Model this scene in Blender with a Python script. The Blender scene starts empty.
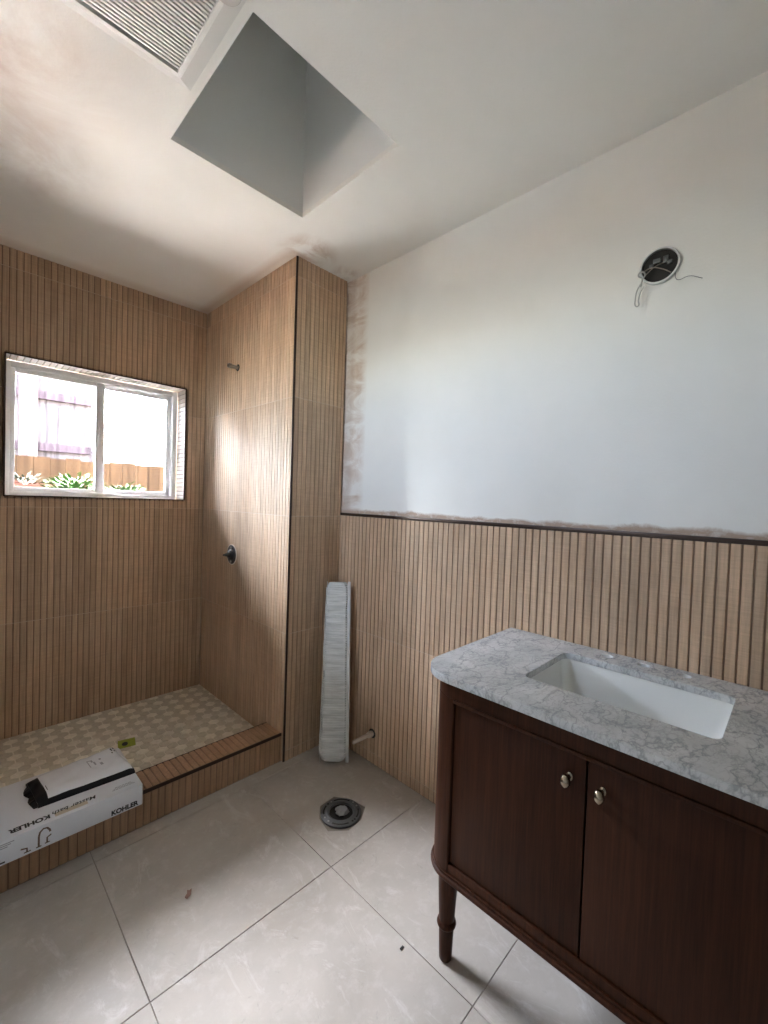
import bpy, bmesh, math, random
from mathutils import Vector, Matrix
random.seed(7)
sc = bpy.context.scene
col = sc.collection

# ------------------------------------------------------------------ camera
F_PX, YAW, PITCH, ROLL, CAM_H = 427.79, 0.7987, -0.0258, 0.0333, 1.337
fw = Vector((math.sin(YAW) * math.cos(PITCH), math.cos(YAW) * math.cos(PITCH), math.sin(PITCH)))
rt = fw.cross(Vector((0, 0, 1))).normalized()
up = rt.cross(fw)
rt, up = rt * math.cos(ROLL) + up * math.sin(ROLL), up * math.cos(ROLL) - rt * math.sin(ROLL)
cd = bpy.data.cameras.new('camera')
cd.sensor_fit = 'HORIZONTAL'
cd.sensor_width = 36.0
cd.lens = F_PX / 768 * 36.0
cd.clip_start = 0.02
cam = bpy.data.objects.new('camera', cd)
cam.matrix_world = Matrix(((rt.x, up.x, -fw.x, 0), (rt.y, up.y, -fw.y, 0), (rt.z, up.z, -fw.z, CAM_H), (0, 0, 0, 1)))
col.objects.link(cam)
sc.camera = cam

# ------------------------------------------------------------------ sky, sun, exposure
SUN_EL, SUN_AZ = math.radians(72), math.radians(8)
world = bpy.data.worlds.new('sky')
sc.world = world
world.use_nodes = True
wn = world.node_tree
wn.nodes.clear()
sky = wn.nodes.new('ShaderNodeTexSky')
sky.sky_type = 'NISHITA'
sky.sun_disc = False
sky.sun_elevation = SUN_EL
sky.sun_rotation = SUN_AZ
sky.air_density = 1.0
sky.dust_density = 6.0
bg = wn.nodes.new('ShaderNodeBackground')
bg.inputs['Strength'].default_value = 1.0
wo = wn.nodes.new('ShaderNodeOutputWorld')
haze = wn.nodes.new('ShaderNodeMix')          # thin bright cloud over the blue
haze.data_type = 'RGBA'
haze.inputs[0].default_value = 0.38
haze.inputs[7].default_value = (1.96, 1.9, 1.76, 1)
wn.links.new(sky.outputs[0], haze.inputs[6])
wn.links.new(haze.outputs[2], bg.inputs[0])
wn.links.new(bg.outputs[0], wo.inputs[0])

sd = bpy.data.lights.new('sun', 'SUN')
sd.energy = 1.0
sd.angle = math.radians(0.6)
sd.color = (1.0, 0.93, 0.84)
sun = bpy.data.objects.new('sun', sd)
sdir = Vector((math.sin(SUN_AZ) * math.cos(SUN_EL), math.cos(SUN_AZ) * math.cos(SUN_EL), math.sin(SUN_EL)))
sun.rotation_euler = sdir.to_track_quat('Z', 'Y').to_euler()
sun.location = (0, -3, 6)
col.objects.link(sun)

def portal(name, loc, direction, sx, sy):
    l = bpy.data.lights.new(name, 'AREA')
    l.shape = 'RECTANGLE'
    l.size, l.size_y = sx, sy
    l.cycles.is_portal = True
    o = bpy.data.objects.new(name, l)
    o.location = loc
    o.rotation_euler = (-Vector(direction)).to_track_quat('Z', 'Y').to_euler()
    col.objects.link(o)
portal('window_portal', (0.64, 3.078, 1.655), (0, -1, 0), 0.90, 0.74)
portal('fill_window_portal', (-0.57, 1.425, 2.195), (1, 0, 0), 0.67, 0.25)

sc.view_settings.view_transform = 'Standard'
sc.view_settings.look = 'None'
sc.view_settings.exposure = 5.45
sc.view_settings.gamma = 1.0
sc.view_settings.use_curve_mapping = False
sc.cycles.use_denoising = True
sc.cycles.max_bounces = 14
sc.cycles.diffuse_bounces = 8
sc.cycles.glossy_bounces = 4
sc.cycles.transparent_max_bounces = 8
sc.cycles.sample_clamp_indirect = 12.0
sc.cycles.caustics_reflective = False
sc.cycles.caustics_refractive = False

# ------------------------------------------------------------------ dimensions (metres)
XR, YB, XS, YP, ZC = 1.537, 2.846, 1.199, 1.8206, 2.5255   # vanity wall, window wall, shower wall, pillar face, ceiling
XL, YREAR = -0.42, -1.7
W_TOP = 1.2623
YC0, YC1, HC, HS = 1.8386, 1.985, 0.1431, 0.0668            # curb front/back/height, shower floor
TH = 0.012                                                  # tile thickness (plate 8 mm + slat 4 mm)
PITCH_S = 0.3 / 11
COURSES = [0.0, 0.053, 0.652, 1.245, 1.838, 2.431, ZC]
WX0, WX1, WZ0, WZ1, WDEP = 0.2055, 1.073, 1.302, 2.008, 0.14

# ------------------------------------------------------------------ materials
def mat(name, base=(0.8, 0.8, 0.8), rough=0.5, metal=0.0, spec=0.5, **kw):
    m = bpy.data.materials.new(name)
    m.use_nodes = True
    b = m.node_tree.nodes['Principled BSDF']
    b.inputs['Base Color'].default_value = (*base, 1)
    b.inputs['Roughness'].default_value = rough
    b.inputs['Metallic'].default_value = metal
    b.inputs['Specular IOR Level'].default_value = spec
    for k, v in kw.items():
        b.inputs[k].default_value = v
    return m

class N:
    """small node-graph helper"""
    def __init__(s, m):
        s.t = m.node_tree
        s.b = s.t.nodes['Principled BSDF']
    def new(s, kind, **ins):
        n = s.t.nodes.new('ShaderNode' + kind)
        for k, v in ins.items():
            s.set(n, k, v)
        return n
    def set(s, n, k, v):
        sock = n.inputs[int(k[1:])] if k[0] == '_' else n.inputs[k]
        if hasattr(v, 'is_output') or isinstance(v, bpy.types.NodeSocket):
            s.t.links.new(v, sock)
        else:
            sock.default_value = v
    def pos(s, scale=(1, 1, 1), off=(0, 0, 0)):
        g = s.new('NewGeometry')
        mp = s.new('Mapping')
        s.t.links.new(g.outputs['Position'], mp.inputs[0])
        mp.inputs['Scale'].default_value = scale
        mp.inputs['Location'].default_value = off
        return mp.outputs[0]
    def obj(s, scale=(1, 1, 1)):
        g = s.new('TexCoord')
        mp = s.new('Mapping')
        s.t.links.new(g.outputs['Object'], mp.inputs[0])
        mp.inputs['Scale'].default_value = scale
        return mp.outputs[0]
    def noise(s, vec, scale=1.0, detail=4.0, rough=0.55, dist=0.0):
        n = s.new('TexNoise')
        s.t.links.new(vec, n.inputs['Vector'])
        n.inputs['Scale'].default_value = scale
        n.inputs['Detail'].default_value = detail
        n.inputs['Roughness'].default_value = rough
        n.inputs['Distortion'].default_value = dist
        return n.outputs['Fac']
    def math(s, op, a, b=0.0, clamp=False):
        n = s.new('Math', _0=a, _1=b)
        n.operation = op
        n.use_clamp = clamp
        return n.outputs[0]
    def ramp(s, f, stops):
        n = s.new('ValToRGB')
        s.t.links.new(f, n.inputs[0])
        e = n.color_ramp.elements
        while len(e) > 1:
            e.remove(e[-1])
        for i, (p, c) in enumerate(stops):
            x = e[0] if i == 0 else e.new(p)
            x.position = p
            x.color = (*c, 1) if len(c) == 3 else c
        return n.outputs[0]
    def mix(s, f, a, b, mode='MIX'):
        n = s.new('Mix')
        n.data_type = 'RGBA'
        n.blend_type = mode
        for idx, v in ((0, f), (6, a), (7, b)):
            if isinstance(v, bpy.types.NodeSocket):
                s.t.links.new(v, n.inputs[idx])
            else:
                n.inputs[idx].default_value = (*v, 1) if isinstance(v, tuple) and len(v) == 3 else v
        return n.outputs[2]
    def sep(s, v):
        n = s.new('SeparateXYZ')
        s.t.links.new(v, n.inputs[0])
        return n.outputs
    def base(s, c):
        s.t.links.new(c, s.b.inputs['Base Color'])
    def rough(s, c):
        s.t.links.new(c, s.b.inputs['Roughness'])
    def bump(s, h, strength=0.3, dist=0.002):
        n = s.new('Bump')
        s.t.links.new(h, n.inputs['Height'])
        n.inputs['Strength'].default_value = strength
        n.inputs['Distance'].default_value = dist
        s.t.links.new(n.outputs[0], s.b.inputs['Normal'])

G = lambda v: (v, v, v)
def wood_tile(name, base, groove=False):
    m = mat(name, base, 0.52)
    n = N(m)
    g = n.noise(n.pos((110, 110, 5)), 1.0, 5, 0.6)
    saw = n.noise(n.pos((9, 9, 330)), 1.0, 3, 0.7)
    blot = n.noise(n.pos((14, 14, 3)), 1.0, 2, 0.5)
    v = n.ramp(g, [(0.25, G(0.74)), (0.75, G(1.2))])
    v2 = n.ramp(saw, [(0.3, G(0.90)), (0.7, G(1.10))])
    v3 = n.ramp(blot, [(0.3, (0.92, 0.90, 0.88)), (0.7, (1.06, 1.07, 1.08))])
    oi = n.new('ObjectInfo')
    c = n.mix(1.0, (*base,), v, 'MULTIPLY')
    c = n.mix(1.0, c, v2, 'MULTIPLY')
    c = n.mix(1.0, c, v3, 'MULTIPLY')
    c = n.mix(1.0, c, oi.outputs['Color'], 'MULTIPLY')
    n.base(c)
    n.bump(n.math('ADD', g, saw), 0.25, 0.0006)
    return m
M = {}
M['slat'] = wood_tile('wood_look_porcelain', (0.535, 0.378, 0.248))
M['plate'] = mat('tile_groove', (0.20, 0.12, 0.07), 0.55)
M['grout'] = mat('beige_grout', (0.56, 0.45, 0.34), 0.85)
M['trim'] = mat('bronze_edge_trim', (0.05, 0.032, 0.024), 0.35, 0.6)

def plaster(name, stains):
    m = mat(name, (0.74, 0.75, 0.72), 0.75, spec=0.25)
    n = N(m)
    p = n.pos((1, 1, 1))
    x, y, z = n.sep(p)[0:3]
    mott = n.noise(p, 2.2, 4, 0.6)
    c = n.ramp(mott, [(0.3, (0.775, 0.77, 0.725)), (0.7, (0.825, 0.82, 0.78))])
    smear = n.noise(n.pos((5, 5, 9)), 1.0, 6, 0.65, 1.2)
    fine = n.noise(n.pos((26, 26, 40)), 1.0, 5, 0.7, 0.8)
    n.c = c
    stains(n, x, y, z, smear, fine)
    n.base(n.c)
    tex = n.noise(p, 130, 3, 0.6)
    n.bump(tex, 0.28, 0.002)
    return m

def band(n, v, a, b, soft):
    """1 inside a..b, fading over soft outside"""
    lo = n.new('MapRange', _0=v, _1=a - soft, _2=a, _3=0.0, _4=1.0).outputs[0]
    hi = n.new('MapRange', _0=v, _1=b, _2=b + soft, _3=1.0, _4=0.0).outputs[0]
    return n.math('MULTIPLY', lo, hi)

def wall_stain(n, x, y, z, smear, fine):
    # primer and mortar smears in the corner beside the pillar and above the wainscot edge
    b1 = band(n, y, 1.70, 1.90, 0.05)
    s1 = n.math('MULTIPLY', b1, n.ramp(smear, [(0.40, G(0.12)), (0.66, G(0.85))]))
    n.c = n.mix(s1, n.c, (0.50, 0.36, 0.26))
    b1b = band(n, y, 1.775, 1.90, 0.03)
    n.c = n.mix(n.math('MULTIPLY', b1b, n.ramp(smear, [(0.35, G(0.3)), (0.6, G(0.65))])), n.c, (0.46, 0.37, 0.31))
    b2 = band(n, n.math('ADD', z, n.math('MULTIPLY', n.math('SUBTRACT', smear, 0.5), 0.05)), 1.20, 1.277, 0.012)
    s2 = n.math('MULTIPLY', b2, n.ramp(fine, [(0.30, G(0.45)), (0.5, G(1.0))]))
    n.c = n.mix(s2, n.c, (0.46, 0.35, 0.27))
    spots = n.ramp(n.noise(n.pos((7, 7, 7), (3, 1, 2)), 1.0, 2, 0.5), [(0.765, G(0)), (0.80, G(0.35))])
    n.c = n.mix(spots, n.c, (0.3, 0.3, 0.28))

def ceil_stain(n, x, y, z, smear, fine):
    # brown water marks round the pillar head, along the tile and over the shower's left side
    def disc(cx, cy, r, soft):
        dx = n.math('SUBTRACT', x, cx); dy = n.math('SUBTRACT', y, cy)
        d = n.math('SQRT', n.math('ADD', n.math('MULTIPLY', dx, dx), n.math('MULTIPLY', dy, dy)))
        return n.new('MapRange', _0=d, _1=r, _2=r + soft, _3=1.0, _4=0.0).outputs[0]
    k = n.ramp(smear, [(0.42, G(0.0)), (0.62, G(0.9))])
    k2 = n.ramp(n.noise(n.pos((3, 3, 3), (5, 2, 0)), 1.0, 6, 0.65, 0.8), [(0.40, G(0.0)), (0.70, G(0.65))])
    s = n.math('MULTIPLY', disc(1.22, 1.76, 0.03, 0.13), k)
    n.c = n.mix(s, n.c, (0.46, 0.33, 0.24))
    s = n.math('MULTIPLY', disc(1.47, 1.76, 0.02, 0.07), k)
    n.c = n.mix(s, n.c, (0.40, 0.31, 0.25))
    edge = n.math('MULTIPLY', band(n, y, 2.80, 2.95, 0.07), 0.35)
    n.c = n.mix(edge, n.c, (0.50, 0.38, 0.29))
    edge = n.math('MULTIPLY', n.math('MULTIPLY', band(n, x, 1.165, 1.23, 0.05), band(n, y, 1.8, 2.9, 0.02)), 0.55)
    n.c = n.mix(edge, n.c, (0.50, 0.37, 0.28))
    s = n.math('MULTIPLY', disc(0.13, 2.02, 0.10, 0.26), k2)
    n.c = n.mix(s, n.c, (0.42, 0.31, 0.24))
    s = n.math('MULTIPLY', disc(0.05, 1.55, 0.12, 0.30), k2)
    n.c = n.mix(s, n.c, (0.50, 0.40, 0.34))
M['wall'] = plaster('painted_plaster_wall', wall_stain)
M['ceil'] = plaster('painted_plaster_ceiling', ceil_stain)
M['white_paint'] = mat('white_paint', (0.74, 0.75, 0.73), 0.6)
M['rear_paint'] = mat('low_bounce_paint', (0.34, 0.32, 0.29), 0.7)  # unseen rear wall, darkened to cut bounce light on the pillar

def floor_mat():
    m = mat('cement_look_floor_tile', (0.5, 0.47, 0.43), 0.5)
    n = N(m)
    p = n.pos()
    a = n.noise(p, 3.0, 7, 0.62, 0.3)
    b = n.noise(p, 22.0, 6, 0.7)
    c = n.ramp(a, [(0.28, (0.37, 0.335, 0.29)), (0.72, (0.50, 0.46, 0.405))])
    c = n.mix(n.ramp(b, [(0.5, G(0.0)), (0.85, G(0.5))]), c, (0.62, 0.60, 0.57))
    # mortar haze and dark scuffs left by the tilers
    sc1 = n.noise(n.pos((9, 4, 1), (2, 5, 0)), 1.0, 6, 0.75, 1.5)
    c = n.mix(n.ramp(sc1, [(0.56, G(0.0)), (0.72, G(0.5))]), c, (0.70, 0.69, 0.67))
    sc2 = n.noise(n.pos((16, 16, 1), (7, 1, 0)), 1.0, 6, 0.75, 2.0)
    c = n.mix(n.ramp(sc2, [(0.60, G(0.0)), (0.74, G(0.5))]), c, (0.25, 0.23, 0.20))
    oi = n.new('ObjectInfo')
    c = n.mix(1.0, c, oi.outputs['Color'], 'MULTIPLY')
    n.base(c)
    n.rough(n.ramp(a, [(0.3, G(0.42)), (0.7, G(0.6))]))
    n.bump(b, 0.12, 0.001)
    return m
M['floor'] = floor_mat()
M['floor_grout'] = mat('dark_floor_grout', (0.27, 0.24, 0.205), 0.9)
M['hex_grout'] = mat('mosaic_grout', (0.78, 0.735, 0.64), 0.85)
def hex_mat():
    m = mat('mosaic_stone', (1, 1, 1), 0.45)
    n = N(m)
    oi = n.new('ObjectInfo')
    v = n.ramp(n.noise(n.pos(), 60, 4, 0.6), [(0.3, G(0.88)), (0.7, G(1.1))])
    n.base(n.mix(1.0, oi.outputs['Color'], v, 'MULTIPLY'))
    return m
M['hex'] = hex_mat()

def marble():
    m = mat('carrara_marble', (0.7, 0.72, 0.72), 0.16)
    n = N(m)
    p = n.pos()
    warp = n.new('TexNoise')
    n.t.links.new(p, warp.inputs['Vector'])
    warp.inputs['Scale'].default_value = 6.0
    warp.inputs['Detail'].default_value = 5.0
    vm = n.new('VectorMath', _0=warp.outputs['Color'], _1=(0.5, 0.5, 0.5)); vm.operation = 'SUBTRACT'
    vs = n.new('VectorMath', _0=vm.outputs[0]); vs.operation = 'SCALE'; vs.inputs['Scale'].default_value = 0.07
    va = n.new('VectorMath', _0=p, _1=vs.outputs[0]); va.operation = 'ADD'
    def veins(scale, rot, width, k, det=5.0):
        mp = n.new('Mapping', _0=va.outputs[0])
        mp.inputs['Rotation'].default_value = (0, 0, rot)
        mp.inputs['Scale'].default_value = (1.0, 1.7, 1.0)
        f = n.noise(mp.outputs[0], scale, det, 0.55)
        d = n.math('ABSOLUTE', n.math('SUBTRACT', f, 0.5))
        return n.ramp(d, [(0.0, G(k)), (width * 0.35, G(k * 0.55)), (width, G(0.0))])
    cloud = n.noise(va.outputs[0], 9.0, 6, 0.6)
    c = n.ramp(cloud, [(0.3, (0.47, 0.495, 0.505)), (0.7, (0.70, 0.715, 0.715))])
    c = n.mix(veins(10.0, 0.7, 0.034, 0.72), c, (0.24, 0.26, 0.275))
    c = n.mix(veins(19.0, 2.0, 0.032, 0.55), c, (0.30, 0.32, 0.335))
    c = n.mix(veins(40.0, 1.2, 0.04, 0.40, 3.0), c, (0.34, 0.36, 0.37))
    n.base(c)
    return m
M['marble'] = marble()
M['ceramic'] = mat('white_sink_ceramic', (0.80, 0.815, 0.80), 0.08)

def dark_wood():
    m = mat('walnut_stain', (0.09, 0.03, 0.015), 0.48, spec=0.13)
    n = N(m)
    a = n.noise(n.pos((46, 46, 3.2)), 1.0, 6, 0.6, 0.5)
    b = n.noise(n.pos((230, 230, 7)), 1.0, 3, 0.6)
    c = n.ramp(a, [(0.25, (0.026, 0.0082, 0.0034)), (0.75, (0.056, 0.0185, 0.0075))])
    c = n.mix(1.0, c, n.ramp(b, [(0.3, G(0.72)), (0.7, G(1.22))]), 'MULTIPLY')
    n.base(c)
    n.bump(b, 0.12, 0.0006)
    return m
M['walnut'] = dark_wood()
M['brass'] = mat('aged_nickel', (0.36, 0.30, 0.22), 0.25, 1.0)
M['vinyl'] = mat('white_vinyl', (0.90, 0.91, 0.92), 0.35)
M['cardboard'] = mat('white_carton', (0.66, 0.68, 0.72), 0.55)
M['carton_edge'] = mat('brown_board', (0.28, 0.20, 0.13), 0.8)
M['ink'] = mat('black_ink', (0.012, 0.012, 0.014), 0.6)
M['grey_ink'] = mat('grey_ink', (0.30, 0.31, 0.33), 0.6)
M['brown_ink'] = mat('bronze_print', (0.12, 0.075, 0.05), 0.6)
M['tape'] = mat('packing_tape', (0.60, 0.52, 0.42), 0.25)
M['poly_white'] = mat('white_polybag', (0.74, 0.76, 0.80), 0.22)
M['poly_black'] = mat('black_polybag', (0.008, 0.008, 0.010), 0.35, spec=0.25)
M['lime'] = mat('lime_card', (0.30, 0.36, 0.03), 0.6)
M['black'] = mat('matt_black', (0.010, 0.010, 0.011), 0.4)
M['dark'] = mat('dark_recess', (0.02, 0.018, 0.016), 0.8)
M['chrome'] = mat('worn_steel', (0.45, 0.44, 0.42), 0.3, 1.0)
M['galv'] = mat('galvanised_steel', (0.62, 0.64, 0.64), 0.45, 0.8)
M['iron'] = mat('grey_flange', (0.12, 0.125, 0.125), 0.35, 0.5)
M['rag'] = mat('crumpled_rag', (0.24, 0.24, 0.23), 0.8)
M['pvc'] = mat('cream_plastic', (0.66, 0.57, 0.48), 0.45)
M['wire'] = mat('white_wire', (0.42, 0.42, 0.40), 0.45)
M['copper'] = mat('bare_copper', (0.36, 0.30, 0.26), 0.4, 0.6)
M['thin_wire'] = mat('thin_steel_wire', (0.16, 0.17, 0.17), 0.4, 0.5)
M['scrap'] = mat('wood_chip', (0.26, 0.15, 0.12), 0.8)
M['fan'] = mat('white_fan_plastic', (0.72, 0.72, 0.69), 0.4)
M['lens'] = mat('frosted_lens', (0.62, 0.61, 0.58), 0.25)

def foam():
    m = mat('foam_wrap', (0.66, 0.68, 0.67), 0.42)
    n = N(m)
    st = n.noise(n.pos((8, 8, 60)), 1.0, 3, 0.6)
    n.base(n.ramp(st, [(0.3, (0.50, 0.515, 0.50)), (0.7, (0.72, 0.735, 0.715))]))
    n.b.inputs['Subsurface Weight'].default_value = 0.0
    n.bump(n.noise(n.pos(), 160, 3, 0.6), 0.3, 0.002)
    return m
M['foam'] = foam()
M['foam_film'] = mat('wrap_film', (0.58, 0.59, 0.57), 0.35)

def glass():
    m = bpy.data.materials.new('window_glass')
    m.use_nodes = True
    t = m.node_tree
    t.nodes.clear()
    o = t.nodes.new('ShaderNodeOutputMaterial')
    mx = t.nodes.new('ShaderNodeMixShader')
    tr = t.nodes.new('ShaderNodeBsdfTransparent')
    tr.inputs[0].default_value = (0.94, 0.96, 0.97, 1)
    gl = t.nodes.new('ShaderNodeBsdfGlossy')
    gl.inputs['Roughness'].default_value = 0.02
    fr = t.nodes.new('ShaderNodeFresnel')
    fr.inputs[0].default_value = 1.45
    t.links.new(fr.outputs[0], mx.inputs[0])
    t.links.new(tr.outputs[0], mx.inputs[1])
    t.links.new(gl.outputs[0], mx.inputs[2])
    t.links.new(mx.outputs[0], o.inputs[0])
    return m
M['glass'] = glass()

# outdoors
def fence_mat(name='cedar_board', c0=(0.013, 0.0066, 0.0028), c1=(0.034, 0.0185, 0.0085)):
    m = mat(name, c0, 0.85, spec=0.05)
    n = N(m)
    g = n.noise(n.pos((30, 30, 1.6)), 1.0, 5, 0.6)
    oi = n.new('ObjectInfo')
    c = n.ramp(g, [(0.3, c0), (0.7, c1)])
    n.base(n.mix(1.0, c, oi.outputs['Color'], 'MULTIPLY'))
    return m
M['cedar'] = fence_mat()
M['pale_board'] = fence_mat('sunlit_board', (0.020, 0.0165, 0.016), (0.075, 0.064, 0.062))  # pale colour paints in the sun glare on the upper fence
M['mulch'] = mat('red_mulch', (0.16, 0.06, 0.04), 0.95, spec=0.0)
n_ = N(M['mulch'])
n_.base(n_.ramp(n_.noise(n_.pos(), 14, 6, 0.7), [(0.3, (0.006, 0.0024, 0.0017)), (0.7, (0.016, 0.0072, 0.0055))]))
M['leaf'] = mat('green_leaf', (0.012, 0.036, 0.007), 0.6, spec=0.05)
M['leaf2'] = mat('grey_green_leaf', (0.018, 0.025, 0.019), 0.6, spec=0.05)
M['stem'] = mat('brown_stem', (0.08, 0.06, 0.04), 0.8)
M['kerb'] = mat('pale_concrete', (0.10, 0.095, 0.09), 0.9, spec=0.0)
M['patio'] = mat('pale_patio_concrete', (0.20, 0.19, 0.18), 0.9)
M['soil'] = mat('outdoor_soil', (0.12, 0.09, 0.07), 0.9)
M['shingle'] = mat('roof_shingle', (0.12, 0.11, 0.10), 0.9)
M['stucco'] = mat('outer_stucco', (0.55, 0.52, 0.47), 0.85)

# ------------------------------------------------------------------ object helpers
def world_of(o):
    b = o.matrix_basis.copy()
    return world_of(o.parent) @ o.matrix_parent_inverse @ b if o.parent else b
def attach(o, p):
    if p is not None:
        o.parent = p
        o.matrix_parent_inverse = world_of(p).inverted()
def link(name, me, m=None, parent=None):
    o = bpy.data.objects.new(name, me)
    col.objects.link(o)
    if m is not None and me is not None and not me.materials:
        me.materials.append(m)
    attach(o, parent)
    return o
def tag(o, label=None, cat=None, group=None, kind=None):
    if label: o['label'] = label
    if cat: o['category'] = cat
    if group: o['group'] = group
    if kind: o['kind'] = kind
    return o
def thing(name, loc, label, cat, group=None, rotz=0.0):
    o = bpy.data.objects.new(name, None)
    o.empty_display_size = 0.05
    o.location = loc
    o.rotation_euler = (0, 0, rotz)
    col.objects.link(o)
    return tag(o, label, cat, group)
def structure(o):
    o['kind'] = 'structure'
    return o
def from_bm(name, bm, m, parent=None, smooth=False):
    bmesh.ops.recalc_face_normals(bm, faces=bm.faces)
    me = bpy.data.meshes.new(name)
    bm.to_mesh(me)
    bm.free()
    if smooth:
        for p in me.polygons: p.use_smooth = True
        me.set_sharp_from_angle(angle=math.radians(40))
    return link(name, me, m, parent)
def add_box(bm, a, b, bevel=0.0, seg=2):
    vs = [bm.verts.new((x, y, z)) for x in (a[0], b[0]) for y in (a[1], b[1]) for z in (a[2], b[2])]
    fs = [bm.faces.new([vs[i] for i in f]) for f in ((0, 1, 3, 2), (4, 6, 7, 5), (0, 4, 5, 1), (2, 3, 7, 6), (0, 2, 6, 4), (1, 5, 7, 3))]
    if bevel > 0:
        es = list({e for f in fs for e in f.edges})
        bmesh.ops.bevel(bm, geom=es, offset=bevel, segments=seg, affect='EDGES', profile=0.5)
    return vs
def box(name, a, b, m, parent=None, bevel=0.0, seg=2):
    bm = bmesh.new()
    add_box(bm, a, b, bevel, seg)
    return from_bm(name, bm, m, parent, smooth=bevel > 0)
def boxes(name, lst, m, parent=None, bevel=0.0):
    bm = bmesh.new()
    for a, b in lst: add_box(bm, a, b, bevel)
    return from_bm(name, bm, m, parent, smooth=bevel > 0)
def lathe(name, prof, m, parent=None, mtx=None, n=32, sx=1.0, sy=1.0, cap=True):
    """profile of (radius, height) revolved round local z"""
    bm = bmesh.new()
    rings = []
    for r, h in prof:
        rings.append([bm.verts.new((r * sx * math.cos(2 * math.pi * i / n), r * sy * math.sin(2 * math.pi * i / n), h)) for i in range(n)])
    for a, b in zip(rings, rings[1:]):
        for i in range(n):
            bm.faces.new((a[i], a[(i + 1) % n], b[(i + 1) % n], b[i]))
    if cap:
        bm.faces.new(rings[0][::-1]); bm.faces.new(rings[-1])
    if mtx is not None: bm.transform(mtx)
    return from_bm(name, bm, m, parent, smooth=True)
def axis_mtx(loc, zdir, xdir=None):
    z = Vector(zdir).normalized()
    x = Vector(xdir) if xdir else (Vector((0, 0, 1)) if abs(z.z) < 0.9 else Vector((1, 0, 0)))
    y = z.cross(x).normalized(); x = y.cross(z)
    return Matrix(((x.x, y.x, z.x, loc[0]), (x.y, y.y, z.y, loc[1]), (x.z, y.z, z.z, loc[2]), (0, 0, 0, 1)))
def curve_mesh(name, cu, m, parent=None, mtx=None, smooth=False):
    o = bpy.data.objects.new('tmp', cu)
    col.objects.link(o)
    dg = bpy.context.evaluated_depsgraph_get()
    me = bpy.data.meshes.new_from_object(o.evaluated_get(dg))
    bpy.data.objects.remove(o)
    bpy.data.curves.remove(cu)
    me.name = name
    me.materials.clear()
    if mtx is not None: me.transform(mtx)
    if smooth:
        for p in me.polygons: p.use_smooth = True
        me.set_sharp_from_angle(angle=math.radians(40))
    return link(name, me, m, parent)
def tube(name, pts, r, m, parent=None, smooth_path=True, res=6):
    cu = bpy.data.curves.new(name, 'CURVE')
    cu.dimensions = '3D'
    cu.bevel_depth = r
    cu.bevel_resolution = 3
    cu.use_fill_caps = True
    cu.resolution_u = res
    if smooth_path:
        s = cu.splines.new('BEZIER')
        s.bezier_points.add(len(pts) - 1)
        for bp, p in zip(s.bezier_points, pts):
            bp.co = p
            bp.handle_left_type = bp.handle_right_type = 'AUTO'
    else:
        s = cu.splines.new('POLY')
        s.points.add(len(pts) - 1)
        for bp, p in zip(s.points, pts): bp.co = (*p, 1)
    return curve_mesh(name, cu, m, parent, smooth=True)
def flat_shape(name, loops, thick, m, parent=None, mtx=None, bevel=0.0):
    """closed 2D outlines (first outer, then holes) filled and extruded +-thick/2"""
    cu = bpy.data.curves.new(name, 'CURVE')
    cu.dimensions = '2D'
    cu.fill_mode = 'BOTH'
    cu.extrude = max(thick / 2 - bevel, 0)
    cu.bevel_depth = bevel
    cu.bevel_resolution = 2
    cu.offset = -bevel
    for lp in loops:
        s = cu.splines.new('POLY')
        s.points.add(len(lp) - 1)
        for bp, p in zip(s.points, lp): bp.co = (p[0], p[1], 0, 1)
        s.use_cyclic_u = True
    return curve_mesh(name, cu, m, parent, mtx, smooth=bevel > 0)
def text_mesh(name, body, size, m, parent, mtx, weight=0.0, sx=1.0, thick=0.0003, shear=0.0):
    cu = bpy.data.curves.new(name, 'FONT')
    cu.body = body
    cu.size = size
    cu.offset = weight
    cu.extrude = thick / 2
    cu.shear = shear
    return curve_mesh(name, cu, m, parent, mtx @ Matrix.Diagonal((sx, 1, 1, 1)))
def rrect(x0, x1, y0, y1, r, n=8):
    """rounded rectangle; r may be a list for corners (x1y1, x0y1, x0y0, x1y0)"""
    rs = r if isinstance(r, (list, tuple)) else [r] * 4
    out = []
    for (cx, cy, a0), q in zip(((x1, y1, 0), (x0, y1, 90), (x0, y0, 180), (x1, y0, 270)), rs):
        ox = cx - q if cx == x1 else cx + q
        oy = cy - q if cy == y1 else cy + q
        k = n if q > 0 else 0
        for i in range(k + 1):
            a = math.radians(a0 + (90 * i / k if k else 0))
            out.append((ox + q * math.cos(a), oy + q * math.sin(a)))
    return out
def circle(cx, cy, r, n=24):
    return [(cx + r * math.cos(2 * math.pi * i / n), cy + r * math.sin(2 * math.pi * i / n)) for i in range(n)]

# ------------------------------------------------------------------ slatted tile walls
_slat_cache = {}
def slat_mesh(w, h, d=0.004):
    k = (round(w, 4), round(h, 4))
    if k in _slat_cache: return _slat_cache[k]
    b = min(0.0016, w * 0.2)
    prof = [(-w / 2, 0.0), (-w / 2, -d + b), (-w / 2 + b, -d), (w / 2 - b, -d), (w / 2, -d + b), (w / 2, 0.0)]
    n = len(prof)
    vs = [(x, y, z) for z in (-h / 2, h / 2) for x, y in prof]
    fs = [[i, i + 1, n + i + 1, n + i] for i in range(n - 1)] + [list(range(n))[::-1], [n + i for i in range(n)]]
    me = bpy.data.meshes.new('slat')
    me.from_pydata(vs, [], [f[::-1] for f in fs])
    bm = bmesh.new(); bm.from_mesh(me); bmesh.ops.recalc_face_normals(bm, faces=bm.faces); bm.to_mesh(me); bm.free()
    me.materials.append(M['slat'])
    _slat_cache[k] = me
    return me
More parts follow.
